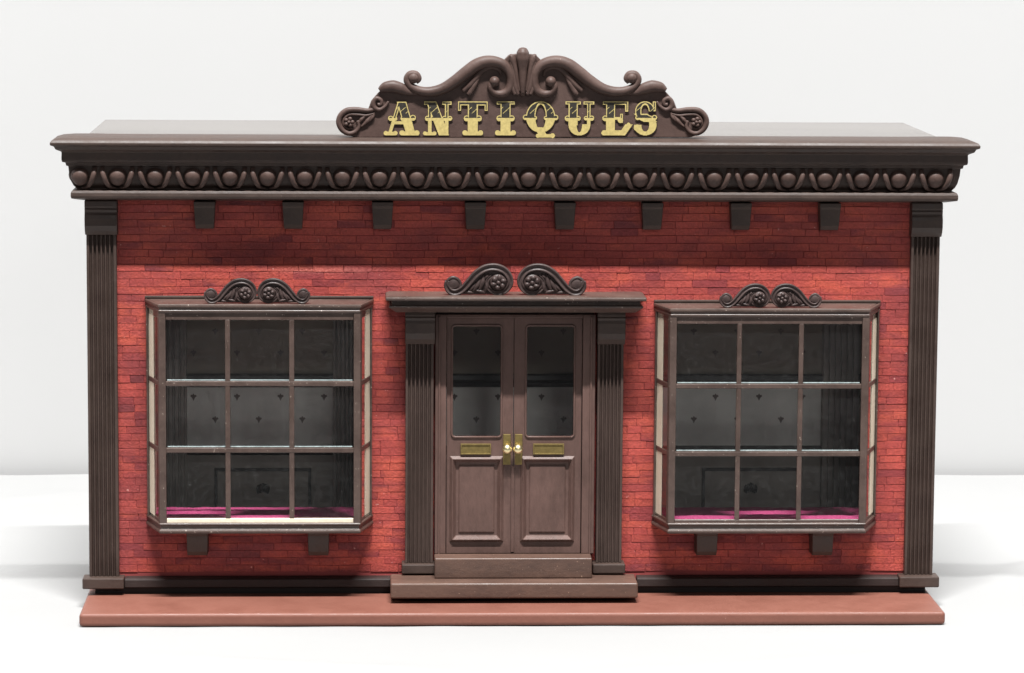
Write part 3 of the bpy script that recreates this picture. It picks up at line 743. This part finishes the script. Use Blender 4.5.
def letter(ch, px0, px1, parent):
    w, sh = LET[ch]; mb = MB(); st = .3
    x0, x1 = X(px0, YS, 118), X(px1, YS, 118); zb_, zt_ = Z(135.2, YS, px0), Z(101.2, YS, px0)
    kx = (x1-x0)/w; kz = (zt_-zb_)/34
    def f(x, y): return max(s(x, y) for s in sh)
    ny0, ny1 = int(-4/st), int(36/st); nx0, nx1 = int(-3/st), int((w+3)/st)
    for j in range(ny0, ny1):
        y = (j+.5)*st; run = None; start = 0
        for i in range(nx0, nx1+1):
            x = (i+.5)*st; c = None
            if i < nx1:
                v = f(x, y)
                if v > 0:
                    lim = 17.5
                    if y < lim or v < .95: c = 0
                    else:
                        c = 1
                        if abs((y-23)-(x % 7)*.9+1) < .35: c = 0
                elif f(x-.7, y+.5) > 0 or v > -.25: c = 2
            if c != run:
                if run is not None:
                    a, b = start*st*kx+x0, i*st*kx+x0; k = len(mb.v); yy = YS-.9-(.25 if run == 2 else .6)
                    mb.v += [(a, yy, zb_+j*st*kz), (b, yy, zb_+j*st*kz), (b, yy, zb_+(j+1)*st*kz), (a, yy, zb_+(j+1)*st*kz)]
                    mb.face([k, k+1, k+2, k+3], run)
                run = c; start = i
    return mb.build('letter', [GOLD, BLACK, SHADOWP], parent, label="yellow letter '%s' on the sign" % ch)
for ch, a, b in (('A', 384, 419), ('N', 423.5, 451.5), ('T', 458, 487.5), ('I', 496, 515), ('Q', 523, 559), ('U', 565, 594.5), ('E', 602, 630), ('S', 633.5, 657)):
    letter(ch, a, b, sign)

# ------------------------------------------------------------------ base board
bb = MB()
yb0 = -96.0; x0b, x1b = X(79, yb0, 620), X(945.5, yb0, 620)
bb.box(x0b, x1b, yb0, YB+4, .6, 13.7)
base = bb.build('base_board', W_BASE, None, 3.6, 5)
base['label'] = 'flat terracotta brown board lying under the whole shop'; base['category'] = 'base board'

# ------------------------------------------------------------------ table cloth and backdrop
def cloth(name, col, var):
    m, nt, b = new_mat(name)
    n = noise_n(nt, 3, 3, .5)
    nt.links.new(ramp(nt, n, [(.3, (col*(1-var),)*3), (.7, (col*(1+var), col*(1+var), col*(1+var)))]), b.inputs['Base Color'])
    b.inputs['Roughness'].default_value = .9; b.inputs['Specular IOR Level'].default_value = .2
    bump(nt, b, noise_n(nt, 900, 2, .5), .1, .0003)
    return m
T_CLOTH = cloth('white_table_cloth', .305, .01); B_CLOTH = cloth('white_backdrop', .475, .008)
def onT(px, py):
    a, b = P(px, py, 0), P(px, py, 400); k = a[2]/(a[2]-b[2]); return (a[0]+(b[0]-a[0])*k, 400*k)
FOLDS = [(onT(-10, 577), onT(52, 566), 3.2, 9), (onT(948, 603), onT(1030, 562), 5.5, 22), (onT(20, 600), onT(75, 588), 1.8, 16), (onT(-5, 500), onT(80, 492), 2.2, 30),
         (onT(960, 520), onT(1030, 512), 2.0, 30), (onT(150, 655), onT(420, 668), 1.3, 14), (onT(620, 668), onT(900, 650), 1.2, 16), (onT(-5, 640), onT(60, 655), 1.6, 12)]
t = MB(); nx, ny = 420, 230
for j in range(ny+1):
    y = -560+1370*(j/ny); drop = 0 if j > 3 else (4-j)*45; y = max(y, -540+0*j) if j > 3 else -545+j*1.2
    for i in range(nx+1):
        x = -1700+3400*i/nx
        near = 1.0 if (abs(x) < 470 and -140 < y < 290) else 0
        d = max(0, min(1, max((abs(x)-450)/120, (-130-y)/120, (y-270)/120)))
        w = 3*noise.noise((x*.0022+y*.0012, y*.0030-x*.0008, .3)) + 1.2*noise.noise((x*.006, y*.009+x*.004, 2.1))
        for (ax, ay), (bx, by), hh, ww in FOLDS:
            L2 = (bx-ax)**2+(by-ay)**2; tt = ((x-ax)*(bx-ax)+(y-ay)*(by-ay))/L2
            if -.3 < tt < 1.3:
                dd = ((x-ax)*(by-ay)-(y-ay)*(bx-ax))/math.sqrt(L2)+4*noise.noise((x*.02, y*.02, hh))
                w += hh*math.exp(-(dd/ww)**2)*max(0, min(1, tt*4+1.2, (1.3-tt)*3))
        z = w*d - 1.5*d + .35*noise.noise((x*.02, y*.02, 9))
        t.v.append((x, y, (z if d > 0 else min(z, .4))-drop))
for j in range(ny):
    for i in range(nx): a = j*(nx+1)+i; t.face([a, a+1, a+nx+2, a+nx+1], 0, True)
to = t.build('table', T_CLOTH); to['kind'] = 'structure'; to['label'] = 'white cloth covered table top'
bk = MB(); k = 12; prof = [(812, -60), (812, 2200)]
b0 = len(bk.v); n = 40
for j in range(n+1):
    for i in range(n+1):
        x = -3000+6000*i/n; z = -60+3000*j/n
        bk.v.append((x, 830+8*noise.noise((x*.001, z*.0008, 1))+0, z))
for j in range(n):
    for i in range(n): a = j*(n+1)+i; bk.face([a, a+1, a+n+2, a+n+1], 0, True)
bo = bk.build('backdrop', B_CLOTH); bo['kind'] = 'structure'; bo['label'] = 'plain pale backdrop behind the table'

# ------------------------------------------------------------------ camera
cd = bpy.data.cameras.new('camera'); cam = bpy.data.objects.new('camera', cd); COL.objects.link(cam)
cd.sensor_width = 36; cd.lens = F/1024*36; cd.clip_start = .05; cd.clip_end = 50
R = Matrix((M[0], M[1], tuple(-v for v in M[2]))).transposed()
cam.matrix_world = Matrix.Translation(Vector(CAM)*S) @ R.to_4x4()
scene.camera = cam

# ------------------------------------------------------------------ light: one long overhead tube light, soft frontal room light, added side fills
def area(name, loc, target, sx, sy, power, col=(1, 1, 1)):
    l = bpy.data.lights.new(name, 'AREA'); l.shape = 'RECTANGLE'; l.size = sx; l.size_y = sy; l.energy = power; l.color = col
    o = bpy.data.objects.new(name, l); COL.objects.link(o); o.location = loc
    o.rotation_euler = (Vector(target)-Vector(loc)).to_track_quat('-Z', 'Y').to_euler(); return o
th = math.radians(68.3); D = 4.5
area('tube_light', (0, -D*math.cos(th), .25+D*math.sin(th)), (0, 0, .25), 1.9, .085, 640, (1, .995, .98))
area('room_light', (.36, -3.2, 1.3), (0, 0, .15), .5, .3, 10)
for sx_ in (-1, 1): area('side_fill', (sx_*1.7, .35, 1.3), (sx_*.55, .15, 0), 1.2, .9, 22)  # added fill lamps, out of view, to lighten the cloth beside the shop
w = bpy.data.worlds.new('World'); scene.world = w; w.use_nodes = True
w.node_tree.nodes['Background'].inputs[0].default_value = (.95, .97, 1, 1); w.node_tree.nodes['Background'].inputs[1].default_value = .11
vs = scene.view_settings; vs.view_transform = 'Standard'; vs.look = 'None'; vs.exposure = 0; vs.gamma = 1
scene.render.engine = 'CYCLES'
scene.render.resolution_x = 1024; scene.render.resolution_y = 673
scene.cycles.transparent_max_bounces = 12
